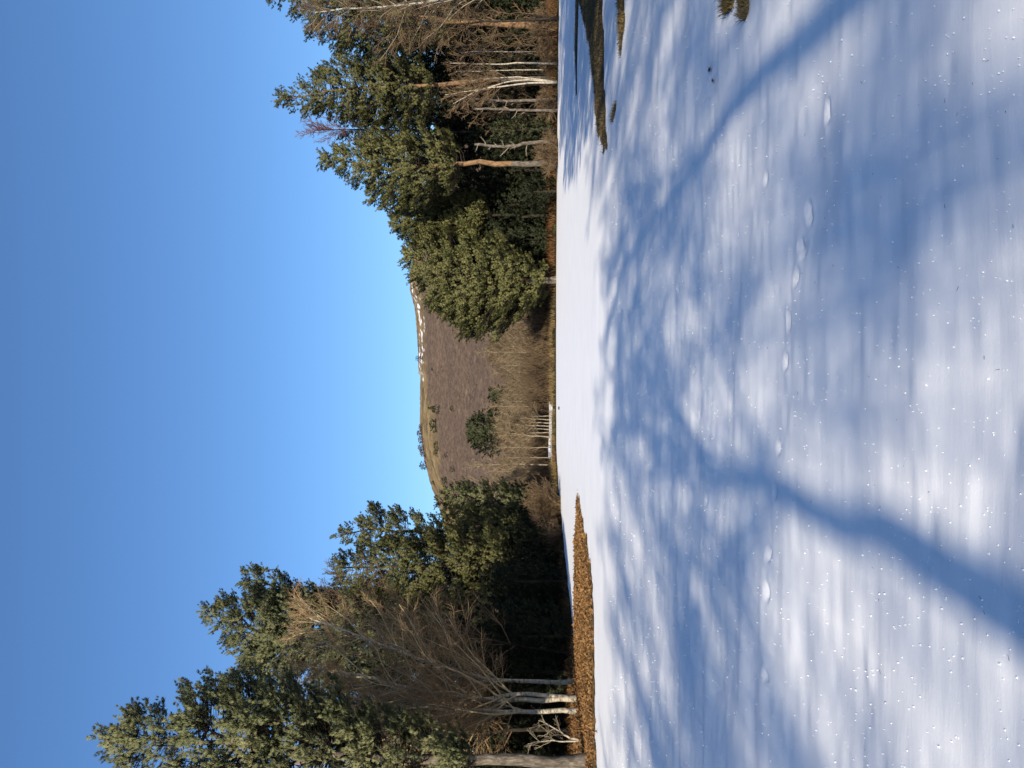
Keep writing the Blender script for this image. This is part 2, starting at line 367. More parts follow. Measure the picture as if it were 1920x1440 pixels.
for nm, arr in (('tan', tan), ('snow', snw)):
    at_ = hm.attributes.new(nm, 'FLOAT', 'POINT'); at_.data.foreach_set('value', arr.ravel().astype(np.float32))
def hill_mat():
    m = bpy.data.materials.new('hill cover'); m.use_nodes = True; n = m.node_tree; L = n.links; b = n.nodes['Principled BSDF']
    b.inputs['Roughness'].default_value = 0.95; b.inputs['Specular IOR Level'].default_value = 0.05
    tc = n.nodes.new('ShaderNodeTexCoord')
    def ramp(scale, detail, stops):
        nz = n.nodes.new('ShaderNodeTexNoise'); nz.inputs['Scale'].default_value = scale; nz.inputs['Detail'].default_value = detail; nz.inputs['Roughness'].default_value = 0.7
        L.new(tc.outputs['Object'], nz.inputs['Vector'])
        rp = n.nodes.new('ShaderNodeValToRGB'); el = rp.color_ramp.elements
        for q, (p, c) in enumerate(stops):
            e = el[q] if q < 2 else el.new(p)
            e.position = p; e.color = (*c, 1)
        L.new(nz.outputs['Fac'], rp.inputs['Fac']); return rp.outputs[0]
    heath = ramp(0.22, 12, [(0.34, (0.066, 0.046, 0.034)), (0.5, (0.112, 0.079, 0.058)), (0.66, (0.165, 0.120, 0.086))])
    grass = ramp(0.07, 12, [(0.36, (0.075, 0.054, 0.030)), (0.5, (0.17, 0.122, 0.062)), (0.64, (0.27, 0.20, 0.105))])
    def attr(nm):
        a = n.nodes.new('ShaderNodeAttribute'); a.attribute_name = nm; return a.outputs['Fac']
    def mix(f, a, c):
        x = n.nodes.new('ShaderNodeMix'); x.data_type = 'RGBA'; L.new(f, x.inputs[0]); L.new(a, x.inputs[6])
        if isinstance(c, tuple): x.inputs[7].default_value = c
        else: L.new(c, x.inputs[7])
        return x.outputs[2]
    o = mix(attr('tan'), heath, grass); o = mix(attr('snow'), o, (0.8, 0.81, 0.83, 1))
    L.new(o, b.inputs['Base Color'])
    return m
hm.materials.append(hill_mat())
tag(link('hill', hm), kind='structure')

# ------------------------------------------------------------------ tree building
class TB:
    """collects tubes into one quad mesh"""
    def __init__(s): s.v = []; s.f = []; s.n = 0
    def tube(s, pts, rad, k=7, knob=0.0, rng=None):
        P = np.asarray(pts, float); n = len(P); rad = np.broadcast_to(np.asarray(rad, float), (n,))
        T = np.gradient(P, axis=0); T /= np.linalg.norm(T, axis=1)[:, None] + 1e-9
        ref = np.array([0.31, 0.95, 0.05]) if abs(T[:, 2]).mean() > 0.6 else np.array([0.05, 0.1, 1.0])
        A = np.cross(T, ref); A /= np.linalg.norm(A, axis=1)[:, None] + 1e-9; B = np.cross(T, A)
        th = np.arange(k) * 2 * math.pi / k
        rr = rad[:, None] * np.ones((n, k))
        if knob and rng is not None: rr = rr * (1 + knob * rng.normal(0, 1, (n, k)))
        V = P[:, None] + rr[:, :, None] * (A[:, None] * np.cos(th)[None, :, None] + B[:, None] * np.sin(th)[None, :, None])
        i = s.n + np.arange(n * k).reshape(n, k); j = np.roll(i, -1, 1)
        s.v.append(V.reshape(-1, 3)); s.f.append(np.stack([i[:-1], j[:-1], j[1:], i[1:]], -1).reshape(-1, 4)); s.n += n * k
    def segs(s, P0, P1, R0, R1):
        P0 = np.asarray(P0, float); P1 = np.asarray(P1, float); n = len(P0)
        if not n: return
        T = P1 - P0; T /= np.linalg.norm(T, axis=1)[:, None] + 1e-9
        ref = np.where(abs(T[:, 2:3]) > 0.9, np.array([[1.0, 0, 0]]), np.array([[0, 0, 1.0]]))
        A = np.cross(T, ref); A /= np.linalg.norm(A, axis=1)[:, None] + 1e-9; B = np.cross(T, A)
        ring = []
        for q in range(3):
            c, d = math.cos(q * 2.0944), math.sin(q * 2.0944)
            ring.append(A * c + B * d)
        ring = np.stack(ring, 1)
        V = np.concatenate([P0[:, None] + ring * np.asarray(R0)[:, None, None], P1[:, None] + ring * np.asarray(R1)[:, None, None]], 1)
        b = (s.n + np.arange(n) * 6)[:, None, None]
        Fq = np.array([[0, 1, 4, 3], [1, 2, 5, 4], [2, 0, 3, 5]])[None] + b
        s.v.append(V.reshape(-1, 3)); s.f.append(Fq.reshape(-1, 4)); s.n += n * 6
    def build(s, name, m, parent):
        if not s.v: return None
        return link(name, new_mesh(name, np.concatenate(s.v), np.concatenate(s.f), 4, True, [m]), parent)

def unit(v): return v / (np.linalg.norm(v, axis=-1, keepdims=True) + 1e-9)

def needles(rng, c, ax, ln, rad, tufts, nb, bl, bw):
    """plumes of needle tufts. c base, ax axis, ln length, rad plume radius; returns verts, normals"""
    n = len(c)
    t = (np.arange(tufts)[None, :] + rng.random((n, tufts))) / tufts
    pos = c[:, None] + ax[:, None] * (t * ln[:, None])[..., None]
    off = rng.normal(0, 1, (n, tufts, 3)); off = unit(off) * (rad[:, None, None] * rng.uniform(0.2, 1.0, (n, tufts, 1)) * (1.05 - 0.6 * t[..., None]))
    pos = pos + off
    d = unit(ax[:, None, None] * 1.1 + unit(off)[:, :, None] * 0.6 + rng.normal(0, 0.38, (n, tufts, nb, 3)) + np.array([0, 0, 0.18]))
    L = bl * rng.uniform(0.6, 1.25, (n, tufts, nb, 1)); p = pos[:, :, None] + rng.normal(0, bl * 0.18, (n, tufts, nb, 3))
    hx3 = unit(ax * np.array([1, 1, 0.45]))
    side = unit(np.cross(d, rng.normal(0, 1, d.shape))) * bw * rng.uniform(0.6, 1.3, L.shape)
    nrm = unit(unit(off)[:, :, None] * 0.55 + hx3[:, None, None] * 0.95 + d * 0.15 + np.array([0, 0, 0.1]) + rng.normal(0, 0.15, d.shape))
    a = p - side; b = p + side; e = p + d * L
    g = np.cross(b - a, e - a); fl = (g * nrm).sum(-1, keepdims=True) < 0
    a2 = np.where(fl, b, a); b2 = np.where(fl, a, b)
    V = np.stack([a2, b2, e], -2).reshape(-1, 3); N = np.repeat(nrm.reshape(-1, 3), 3, 0)
    return V, N

def pine(name, label, U0, Y, env, seed, foliage='needle_olive', bark='bark_grey', r0=0.2, boughs=120, dens=1.0, scale=None, group=None, cat='pine tree', upper=None, base=None, tips=3, depth=0.9, trunk_lean=0.0, nbl=8):
    """env: rows of (V, U left, U right) of the crown in the upright picture, turned into metres at distance Y"""
    rng = np.random.default_rng(seed)
    sc = scale or min(1.0, max(0.42, Y / 66.0))
    if base is None: bx_, by_ = (U0 - 720) / F * Y, Y
    else: bx_, by_ = base
    bz = gz(bx_, by_)
    E = []
    for V, ul, ur in env:
        pl = at(ul, V, Y); pr = at(ur, V, Y); E.append((pl[2] - bz, pl[0] - bx_, pr[0] - bx_))
    E = np.array(sorted(E)); zlo, zhi = E[0, 0], E[-1, 0]
    xl = lambda z: np.interp(z, E[:, 0], E[:, 1]); xr = lambda z: np.interp(z, E[:, 0], E[:, 2])
    root = empty(name, (bx_, by_, bz - 0.05), label, cat, group)
    # trunk leads from the foot into the middle of the crown
    zs = np.linspace(0, zhi - 0.25 * sc, 16); mid = 0.5 * (xl(zs) + xr(zs)); w = sstep(0.1, 1.0, zs / zhi)
    ax_x = mid * w; ax_x = np.convolve(np.pad(ax_x, 1, mode='edge'), [0.25, 0.5, 0.25], 'valid') + rng.normal(0, r0 * 0.25, 16) * (zs > 0.5)
    ax_x[0] = 0; ax_y = np.cumsum(rng.normal(0, 0.05, 16)) * sc; ax_y[0] = 0
    tr = r0 * (1 - zs / zhi) ** 0.75 + 0.02; tr[0] *= 1.35
    tb = TB(); tb.tube(np.stack([ax_x, ax_y, zs], -1), tr, 9, 0.05, rng)
    tk = tb.build('trunk', M[bark], root)
    if upper:       # orange bark high on the stem
        tk.data.materials.append(M[upper]); pz = np.empty(len(tk.data.polygons) * 3, np.float32); tk.data.polygons.foreach_get('center', pz)
        tk.data.polygons.foreach_set('material_index', (pz.reshape(-1, 3)[:, 2] > 0.22 * zhi).astype(np.int32))
    tx = lambda z: np.interp(z, zs, ax_x); ty = lambda z: np.interp(z, zs, ax_y)
    bt = TB(); PC, PA = [], []
    zz = []
    wmax = max(E[:, 2] - E[:, 1])
    while len(zz) < boughs * 0.78:
        z = rng.uniform(zlo, zhi)
        if rng.random() < 0.25 + 0.75 * (xr(z) - xl(z)) / wmax: zz.append(z)
    for q, z in enumerate(sorted(zz)):
        az = q * 2.39996 + rng.normal(0, 0.4); ca, sa = math.cos(az), math.sin(az)
        cx = tx(z); hw = (xr(z) - cx) if ca > 0 else (cx - xl(z)); hw = max(hw, 0.15); hd = 0.5 * (xr(z) - xl(z)) * depth
        u = rng.uniform(0.72, 1.0) if rng.random() < 0.8 else rng.uniform(0.3, 0.7)
        tip = np.array([cx + hw * ca * u, ty(z) + hd * sa * u, z])
        ro = math.hypot(hw * ca, hd * sa) * u
        z0 = max(zlo * 0.92, z - ro * rng.uniform(0.15, 0.5)); z0 = min(z0, zs[-1])
        st = np.array([tx(z0), ty(z0), z0]); tq = np.linspace(0, 1, 5)[:, None]
        sag = -np.sin(tq[:, 0] * math.pi) * 0.10 * ro
        path = st + (tip - st) * tq; path[:, 2] += sag; path[1:-1] += rng.normal(0, 0.05 * sc, (3, 3))
        rb = 0.012 * sc + 0.017 * ro
        bt.tube(path, rb * (1 - 0.75 * tq[:, 0]), 4)
        npl = max(4, int((3.2 + ro * 7.0 / sc) * dens))
        t = np.where(rng.random(npl) < 0.75, 1 - rng.random(npl) ** 1.2 * 0.40, rng.uniform(0.3, 1.0, npl)); t[0] = 1.0
        pc = st + (tip - st) * t[:, None]
        out = unit(np.array([tip[0] - st[0], tip[1] - st[1], 0.001])); lat = np.array([-out[1], out[0], 0])
        sd = rng.normal(0, 1, npl); spread = 0.30 * ro * (1.15 - t) + 0.16 * sc + 0.05 * ro
        pc = pc + lat * (sd * spread)[:, None] + rng.normal(0, 0.10 * sc, (npl, 3)) * [1, 1, 1.3]
        pa = unit(out * rng.uniform(0.3, 0.9, (npl, 1)) + lat * (np.sign(sd) * rng.uniform(0, 0.6, npl))[:, None] + np.array([0, 0, 1.0]) * rng.uniform(0.25, 1.0, (npl, 1)))
        PC.append(pc); PA.append(pa)
        if npl > 2:
            bs = st + (tip - st) * np.clip(t - 0.2, 0.1, 1)[:, None]
            bt.segs(bs, pc, np.full(npl, rb * 0.35), np.full(npl, 0.008 * sc))
    # leading shoots on top
    for q in range(tips):
        z = zhi - rng.uniform(0.0, 0.09) * (zhi - zlo) * (q > 0)
        n_ = 4; c0 = np.array([rng.uniform(xl(z), xr(z)), rng.normal(0, 0.1) * sc, z - 0.75 * sc])
        PC.append(c0 + np.linspace(-0.5, 0.35, n_)[:, None] * np.array([0, 0, 1.0]) * sc + rng.normal(0, 0.05, (n_, 3)) * sc); PA.append(unit(np.array([0, 0, 1.0]) + rng.normal(0, 0.25, (n_, 3))))
    PC = np.concatenate(PC); PA = np.concatenate(PA); n = len(PC)
    V, N = needles(rng, PC, PA, 0.56 * sc * rng.uniform(0.7, 1.35, n), 0.155 * sc * rng.uniform(0.7, 1.35, n), 7, int(2.5 * nbl), 0.15 * sc, 0.0145 * sc)
    k0 = zs > 0.55 * zlo; bt.tube(np.stack([ax_x, ax_y, zs], -1)[k0], tr[k0] * 0.8, 6)
    br = bt.build('branches', M['bark_dark'], root)
    link('crown', new_mesh('crown', V, np.arange(len(V)).reshape(-1, 3), 3, True, [M[foliage]], N), root)
    return root

def grow(rng, p, d, L, n, wob, up):
    P = [np.array(p, float)]; d = np.array(d, float) / np.linalg.norm(d)
    for q in range(n):
        d = d + rng.normal(0, wob, 3); d[2] += up; d /= np.linalg.norm(d); P.append(P[-1] + d * (L / n))
    return np.array(P)

def tilt(rng, d, ang, az=None):
    d = d / np.linalg.norm(d); a = np.cross(d, [0.3, 0.2, 0.93] if abs(d[2]) < 0.8 else [1, 0.1, 0]); a /= np.linalg.norm(a); b = np.cross(d, a)
    az = rng.random() * 6.283 if az is None else az
    return d * math.cos(ang) + (a * math.cos(az) + b * math.sin(az)) * math.sin(ang)

def bare_crown(rng, tb, stem, rad, limbs, limb_len, cs=0.3, ang=(25, 50), k2=8, k3=7, twig=0.008, up=0.05, up3=0.03, l2=0.42, l3=0.5, limb_r=0.4, taper_len=0.55, wob=0.13, lt=None):
    """limbs, branches and twigs growing from a stem polyline"""
    n = len(stem); P0, P1, R0, R1 = [], [], [], []
    for q in range(limbs):
        t = cs + (0.99 - cs) * (q + rng.random()) / limbs
        f = t * (n - 1); i = int(min(f, n - 2)); p = stem[i] + (stem[i + 1] - stem[i]) * (f - i); d = stem[i + 1] - stem[i]
        r = np.interp(f, np.arange(n), rad) * limb_r
        L = limb_len * (1 - taper_len * (t - cs) / (1 - cs)) * rng.uniform(0.65, 1.2)
        dd = tilt(rng, d, R(rng.uniform(*ang)), q * 2.39996 + rng.normal(0, 0.4))
        lp = grow(rng, p, dd, L, 6, wob, up); lr = np.linspace(max(r, twig * 1.5), twig * 1.1, 7)
        (lt or tb).tube(lp, lr, 5)
        for k in range(k2):
            t2 = 0.15 + 0.83 * (k + rng.random()) / k2; f2 = t2 * 6; j = int(min(f2, 5)); p2 = lp[j] + (lp[j + 1] - lp[j]) * (f2 - j)
            L2 = l2 * L * (1.1 - 0.6 * t2) * rng.uniform(0.6, 1.3)
            bp = grow(rng, p2, tilt(rng, lp[j + 1] - lp[j], R(rng.uniform(22, 50))), L2, 4, wob, up3)
            br = np.linspace(max(twig * 1.15, np.interp(f2, np.arange(7), lr) * 0.5), twig * 0.75, 5)
            P0 += list(bp[:-1]); P1 += list(bp[1:]); R0 += list(br[:-1]); R1 += list(br[1:])
            for e in range(k3):
                t3 = 0.1 + 0.88 * (e + rng.random()) / k3; f3 = t3 * 4; h = int(min(f3, 3)); p3 = bp[h] + (bp[h + 1] - bp[h]) * (f3 - h)
                L3 = l3 * L2 * (1.15 - 0.5 * t3) * rng.uniform(0.5, 1.3)
                wp = grow(rng, p3, tilt(rng, bp[h + 1] - bp[h], R(rng.uniform(20, 48))), L3, 2, wob * 1.2, up3)
                P0 += list(wp[:-1]); P1 += list(wp[1:]); R0 += [twig * 0.7, twig * 0.55]; R1 += [twig * 0.55, twig * 0.35]
    tb.segs(np.array(P0), np.array(P1), np.array(R0), np.array(R1))

def bare_tree(name, label, loc, stems, crown, seed, bark='bark_birch', twigs='twig_olive', group=None, cat='birch tree', limb_mat=None):
    """stems: list of (points rel. to foot, foot radius, tip radius)"""
    rng = np.random.default_rng(seed); root = empty(name, loc, label, cat, group)
    cb = TB(); lt = TB() if limb_mat else None
    for pts, ra, rb in stems:
        pts = np.array(pts, float); tt = np.linspace(0, 1, 14); s0 = np.linspace(0, 1, len(pts))
        P = np.stack([np.interp(tt, s0, pts[:, c]) for c in range(3)], -1)
        P[1:-1] = 0.25 * P[:-2] + 0.5 * P[1:-1] + 0.25 * P[2:]
        P[1:] += rng.normal(0, ra * 0.25, (13, 3)) * [1, 1, 0]
        rad = ra + (rb - ra) * tt ** 0.8; rad[0] *= 1.25
        tb = TB(); tb.tube(P, rad, 8, 0.04, rng); tb.build('trunk', M[bark], root)
        bare_crown(rng, cb, P, rad, lt=lt, **crown)
    if lt: lt.build('limbs', M[limb_mat], root)
    cb.build('crown', M[twigs], root)
    return root

def uvstem(foot, uv, Y):
    """stem points from picture points at the foot's distance, relative to the foot"""
    return [(0, 0, -0.1)] + [(at(u, v, Y)[0] - foot[0], 0, at(u, v, Y)[2] - foot[2]) for u, v in uv]

def foot(U, Y):
    x = (U - 720) / F * Y
    return (x, Y, gz(x, Y))

# ---------------- left bank pines
pine('pine_tree', 'tallest grey green pine at the far left, its crown the highest of all', 14, 24.5,
     [(186, 50, 60), (215, 28, 86), (250, 0, 104), (280, -30, 138), (340, -60, 165), (420, -80, 186), (520, -100, 185), (620, -110, 160), (700, -110, 120), (800, -85, 80), (880, -60, 60)],
     101, 'needle_grey', r0=0.185, boughs=270, dens=0.95, scale=0.62, tips=5, depth=1.0)
pine('pine_tree', 'pine with a pointed spur top behind the bare birches on the left bank', 250, 60,
     [(383, 293, 302), (402, 274, 312), (425, 235, 322), (455, 188, 330), (520, 168, 338), (600, 148, 342), (700, 140, 342), (800, 150, 335), (900, 175, 320)],
     102, 'needle_grey', bark='bark_dark', r0=0.3, boughs=400, dens=1.05, scale=1.0, tips=4)
pine('pine_tree', 'pine with a forked ragged top just right of the spur topped pine', 318, 64,
     [(451, 349, 357), (475, 336, 376), (510, 322, 374), (550, 300, 352), (590, 286, 325), (650, 275, 330), (730, 270, 330), (820, 275, 330), (900, 280, 330)],
     103, 'needle_grey', bark='bark_dark', r0=0.28, boughs=230, dens=1.0, scale=1.0, tips=5)
pine('pine_tree', 'broad pine with a slanting shoulder, left half of the middle left clump', 378, 52,
     [(612, 364, 378), (640, 345, 402), (680, 322, 420), (720, 318, 432), (780, 312, 445), (840, 305, 455), (900, 310, 462), (965, 322, 455)],
     104, 'needle_olive', bark='bark_dark', r0=0.2, boughs=210, dens=0.9, scale=0.8, tips=4)
pine('pine_tree', 'pine with several spiky side tips beside the brown hill slope', 448, 58,
     [(630, 436, 446), (665, 422, 462), (703, 412, 500), (725, 408, 480), (750, 402, 490), (800, 396, 476), (860, 396, 488), (920, 402, 486), (975, 408, 470)],
     105, 'needle_olive', bark='bark_dark', r0=0.2, boughs=180, dens=0.9, scale=0.82, tips=4)
pine('pine_tree', 'low dark green pine at the left foot of the hill above the round brown shrub', 492, 62,
     [(826, 508, 519), (850, 488, 528), (900, 470, 539), (950, 464, 536), (990, 462, 520)],
     106, 'needle_grey', bark='bark_dark', r0=0.14, boughs=90, dens=0.8, tips=3)

# ---------------- right bank pines
pine('pine_tree', 'wide rounded pine beside the hill with boughs almost to the ground', 915, 70,
     [(756, 963, 967), (766, 935, 984), (786, 903, 1000), (812, 853, 1012), (835, 832, 1015), (860, 812, 1015), (885, 794, 1010), (935, 790, 1000), (957, 818, 985), (985, 846, 968), (1005, 868, 955), (1028, 885, 945)],
     111, 'needle_olive', bark='bark_grey', upper='bark_orange', r0=0.3, boughs=380, dens=0.68, tips=4)
pine('pine_tree', 'big billowing pine above a tall bare pinkish trunk', 1132, 66.5,
     [(600, 1136, 1150), (622, 1125, 1158), (640, 1116, 1170), (660, 1096, 1182), (690, 1066, 1192), (720, 1042, 1200), (745, 1030, 1205), (790, 1040, 1208), (830, 1062, 1202), (860, 1110, 1185)],
     112, 'needle_olive', bark='bark_grey', upper='bark_orange', r0=0.27, boughs=230, dens=0.68, tips=4)
pine('pine_tree', 'smaller pine filling the gap between the two big right hand pines', 1035, 73,
     [(736, 1018, 1036), (752, 1000, 1050), (775, 985, 1065), (820, 985, 1075), (870, 985, 1080), (910, 1000, 1070)],
     113, 'needle_olive', bark='bark_dark', r0=0.16, boughs=210, dens=1.0)
pine('pine_tree', 'tallest right hand pine with a tapering tip and long orange trunk', 1291, 67,
     [(519, 1252, 1259), (545, 1240, 1268), (575, 1228, 1286), (605, 1220, 1308), (640, 1210, 1328), (680, 1202, 1338), (740, 1202, 1330), (790, 1210, 1315), (820, 1225, 1295)],
     114, 'needle_olive', bark='bark_grey', upper='bark_orange', r0=0.24, boughs=230, dens=0.66, tips=5)
pine('pine_tree', 'rightmost pine cut by the picture edge with a thick orange trunk', 1394, 70,
     [(485, 1450, 1470), (530, 1428, 1500), (560, 1398, 1530), (590, 1362, 1540), (630, 1336, 1545), (700, 1330, 1550), (780, 1340, 1540), (850, 1365, 1510)],
     115, 'needle_olive', bark='bark_orange', r0=0.33, boughs=200, dens=0.66, tips=4)

# ---------------- darker pines deeper in the wood, its shade put into their colour
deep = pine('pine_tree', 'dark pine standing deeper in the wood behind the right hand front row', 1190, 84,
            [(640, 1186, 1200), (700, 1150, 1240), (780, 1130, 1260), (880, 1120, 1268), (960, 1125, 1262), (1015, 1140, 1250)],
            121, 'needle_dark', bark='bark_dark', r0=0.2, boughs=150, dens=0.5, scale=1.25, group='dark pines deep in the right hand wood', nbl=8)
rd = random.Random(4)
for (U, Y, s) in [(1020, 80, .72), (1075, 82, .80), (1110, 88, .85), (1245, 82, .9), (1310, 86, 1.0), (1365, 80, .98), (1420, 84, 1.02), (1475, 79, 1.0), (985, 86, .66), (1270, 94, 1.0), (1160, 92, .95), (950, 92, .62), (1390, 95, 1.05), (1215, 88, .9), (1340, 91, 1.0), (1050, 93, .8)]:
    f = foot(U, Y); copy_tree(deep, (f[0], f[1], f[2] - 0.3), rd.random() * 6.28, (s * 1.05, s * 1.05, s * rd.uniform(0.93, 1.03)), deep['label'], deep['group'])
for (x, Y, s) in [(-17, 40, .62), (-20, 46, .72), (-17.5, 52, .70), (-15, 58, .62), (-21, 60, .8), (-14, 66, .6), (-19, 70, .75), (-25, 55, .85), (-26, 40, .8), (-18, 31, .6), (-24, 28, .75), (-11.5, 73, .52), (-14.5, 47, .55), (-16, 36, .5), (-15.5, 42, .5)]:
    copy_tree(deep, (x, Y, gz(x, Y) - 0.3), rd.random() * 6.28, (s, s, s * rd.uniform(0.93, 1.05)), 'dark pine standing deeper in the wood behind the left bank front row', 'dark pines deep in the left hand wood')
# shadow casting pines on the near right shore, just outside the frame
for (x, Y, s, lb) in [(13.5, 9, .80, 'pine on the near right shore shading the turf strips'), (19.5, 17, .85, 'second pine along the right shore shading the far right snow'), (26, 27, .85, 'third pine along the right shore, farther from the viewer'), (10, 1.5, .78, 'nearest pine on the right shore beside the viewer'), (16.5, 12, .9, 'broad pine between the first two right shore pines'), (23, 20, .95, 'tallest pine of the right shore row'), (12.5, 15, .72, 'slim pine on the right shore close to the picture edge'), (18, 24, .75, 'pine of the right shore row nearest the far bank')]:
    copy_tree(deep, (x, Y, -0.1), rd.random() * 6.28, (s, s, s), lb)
# the wood goes on unseen at left, pines added to block sky light
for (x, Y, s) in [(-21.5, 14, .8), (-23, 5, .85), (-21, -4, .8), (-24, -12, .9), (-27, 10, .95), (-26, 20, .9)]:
    copy_tree(deep, (x, Y, gz(x, Y) - 0.3), rd.random() * 6.28, (s, s, s), 'unseen dark pine added beside the viewer on the left shore', 'unseen pines on the near left shore')

# ---------------- left bank bare birches
BC = dict(limbs=30, limb_len=4.7, cs=0.24, ang=(18, 50), k2=11, k3=12, twig=0.0095, up=0.02, up3=-0.01, limb_r=0.5, wob=0.17, taper_len=0.5)
f = foot(107, 30.0)
bare_tree('birch_tree', 'white barked bare birch leaning slightly left on the leaf covered bank', f, [(uvstem(f, [(107, 1020), (103, 960), (112, 900), (95, 800), (60, 690), (40, 600)], 30), 0.105, 0.03)], BC, 201, twigs='twig_fan', limb_mat='twig_olive')
f = foot(131, 30.6)
bare_tree('birch_tree', 'twin stemmed grey birch with a wide fan of pale limbs', f, [(uvstem(f, [(127, 1010), (128, 930), (132, 850), (150, 760), (175, 680), (190, 590)], 30.6), 0.125, 0.03), (uvstem(f, [(138, 1010), (140, 960), (122, 880), (112, 780), (120, 680), (130, 580)], 30.6), 0.10, 0.03)], BC, 202, twigs='twig_fan', limb_mat='twig_olive')
f = foot(163, 33)
bare_tree('birch_tree', 'pale stemmed birch leaning right over the dark gap in the left wood', f, [(uvstem(f, [(160, 1000), (165, 930), (180, 850), (215, 760), (255, 660), (280, 580)], 33), 0.10, 0.03)], dict(BC, limb_len=4.6, limbs=30), 203, twigs='twig_fan', limb_mat='twig_olive')
f = foot(215, 36)
bare_tree('birch_tree', 'slender brown birch with long drooping shoots right of the pale stems', f, [(uvstem(f, [(222, 1000), (240, 920), (262, 830), (300, 720), (330, 640)], 36), 0.09, 0.02)], dict(BC, limb_len=3.6, limbs=24), 204, bark='bark_dark', twigs='twig_brown')
f = foot(70, 32)
bare_tree('birch_tree', 'brown twiggy birch filling the space beside the leftmost pine trunk', f, [(uvstem(f, [(72, 1000), (66, 900), (60, 800), (70, 700), (85, 620)], 32), 0.10, 0.02)], dict(BC, limb_len=3.4, limbs=26), 205, bark='bark_dark', twigs='twig_brown')
f = foot(52, 28)
bare_tree('bare_sapling', 'short crooked pale sapling leaning low beside the white birch', f, [(uvstem(f, [(60, 1060), (75, 1040), (90, 1010)], 28), 0.05, 0.015), (uvstem(f, [(50, 1060), (52, 1030), (45, 990)], 28), 0.035, 0.012)], dict(limbs=7, limb_len=1.1, cs=0.3, ang=(25, 60), k2=4, k3=3, twig=0.007), 206, twigs='twig_pale', cat='sapling')

# ---------------- right bank bare trees
RC = dict(limbs=14, limb_len=2.8, cs=0.45, ang=(18, 40), k2=7, k3=6, twig=0.014, up=0.02, up3=0.02)
f = foot(1285, 64)
bare_tree('birch_tree', 'clump of three leaning white birch stems beneath the tallest right pine', f, [(uvstem(f, [(1284, 985), (1276, 930), (1270, 880), (1262, 835)], 64), 0.10, 0.025), (uvstem(f, [(1292, 985), (1284, 940), (1268, 890), (1245, 850)], 64), 0.085, 0.025), (uvstem(f, [(1296, 980), (1294, 930), (1288, 880)], 64), 0.075, 0.025)], RC, 211, twigs='twig_brown')
SL = dict(limbs=10, limb_len=2.0, cs=0.5, ang=(18, 40), k2=6, k3=5, twig=0.014, up=0.02, up3=0.02)
f = foot(1320, 64)
bare_tree('birch_tree', 'straight slender white birch, tallest of three single stems on the right', f, [(uvstem(f, [(1321, 980), (1319, 900), (1322, 840)], 64), 0.09, 0.025)], SL, 212, twigs='twig_brown')
f = foot(1308, 66)
bare_tree('birch_tree', 'thin pale birch stem left of the tallest slender birch', f, [(uvstem(f, [(1309, 980), (1307, 900), (1306, 855)], 66), 0.06, 0.02)], SL, 213, twigs='twig_brown')
f = foot(1343, 66)
bare_tree('birch_tree', 'thin pale birch stem nearest the thick orange trunk', f, [(uvstem(f, [(1342, 980), (1344, 900), (1341, 860)], 66), 0.07, 0.02)], SL, 214, twigs='twig_brown')
f = foot(1253, 65.5)
bare_tree('dead_tree', 'grey dead trunk with a broken top left of the birch clump', f, [(uvstem(f, [(1250, 980), (1253, 930), (1254, 880)], 65.5), 0.15, 0.10)], dict(limbs=6, limb_len=0.9, cs=0.4, ang=(50, 85), k2=2, k3=2, twig=0.012), 215, bark='bark_grey', twigs='twig_pale', cat='dead tree')
f = foot(1232, 64.5)
bare_tree('dead_tree', 'grey dead trunk with stubs, nearer the holly than its neighbour', f, [(uvstem(f, [(1233, 980), (1235, 940), (1237, 890)], 64.5), 0.13, 0.09)], dict(limbs=7, limb_len=1.0, cs=0.3, ang=(50, 85), k2=2, k3=2, twig=0.012), 216, bark='bark_grey', twigs='twig_pale', cat='dead tree')
f = foot(1176, 64.5)
bare_tree('dead_tree', 'curved silvery dead trunk snapped off among the dark bushes', f, [(uvstem(f, [(1172, 985), (1166, 960), (1165, 930), (1169, 890)], 64.5), 0.17, 0.11)], dict(limbs=9, limb_len=1.3, cs=0.25, ang=(50, 85), k2=3, k3=2, twig=0.012), 217, bark='bark_grey', twigs='twig_pale', cat='dead tree')
f = foot(1452, 58)
bare_tree('birch_tree', 'big brown birch at the right edge with pale drooping limbs', f, [(uvstem(f, [(1450, 950), (1446, 850), (1430, 760), (1425, 660), (1415, 590)], 58), 0.20, 0.04)], dict(limbs=36, limb_len=5.2, cs=0.25, ang=(25, 55), k2=11, k3=11, twig=0.015, up=0.03, up3=-0.08, limb_r=0.4), 218, twigs='twig_brown', limb_mat='twig_pale')
f = foot(1405, 60)
bare_tree('birch_tree', 'brown twiggy birch hazing the rightmost orange trunk', f, [(uvstem(f, [(1402, 960), (1396, 860), (1388, 760), (1390, 680)], 60), 0.11, 0.025)], dict(limbs=26, limb_len=3.6, cs=0.25, ang=(22, 50), k2=9, k3=9, twig=0.014, up=0.03, up3=-0.06), 222, bark='bark_dark', twigs='twig_brown')
f = foot(1195, 76)
bare_tree('birch_tree', 'reddish twigged birch top rising between the two tallest right pines', f, [(uvstem(f, [(1192, 900), (1195, 760), (1198, 660), (1197, 590)], 76), 0.15, 0.03)], dict(limbs=22, limb_len=3.6, cs=0.6, ang=(20, 48), k2=9, k3=9, twig=0.016, up=0.05, up3=0.02, taper_len=0.4), 219, bark='bark_dark', twigs='twig_red')
f = foot(350, 60)
bare_tree('birch_tree', 'misty purple brown birch top showing against the sky between left pines', f, [(uvstem(f, [(338, 900), (335, 780), (333, 690), (328, 620)], 60), 0.12, 0.02)], dict(limbs=20, limb_len=3.0, cs=0.55, ang=(18, 45), k2=8, k3=8, twig=0.010, up=0.05, taper_len=0.4), 220, bark='bark_dark', twigs='twig_brown')

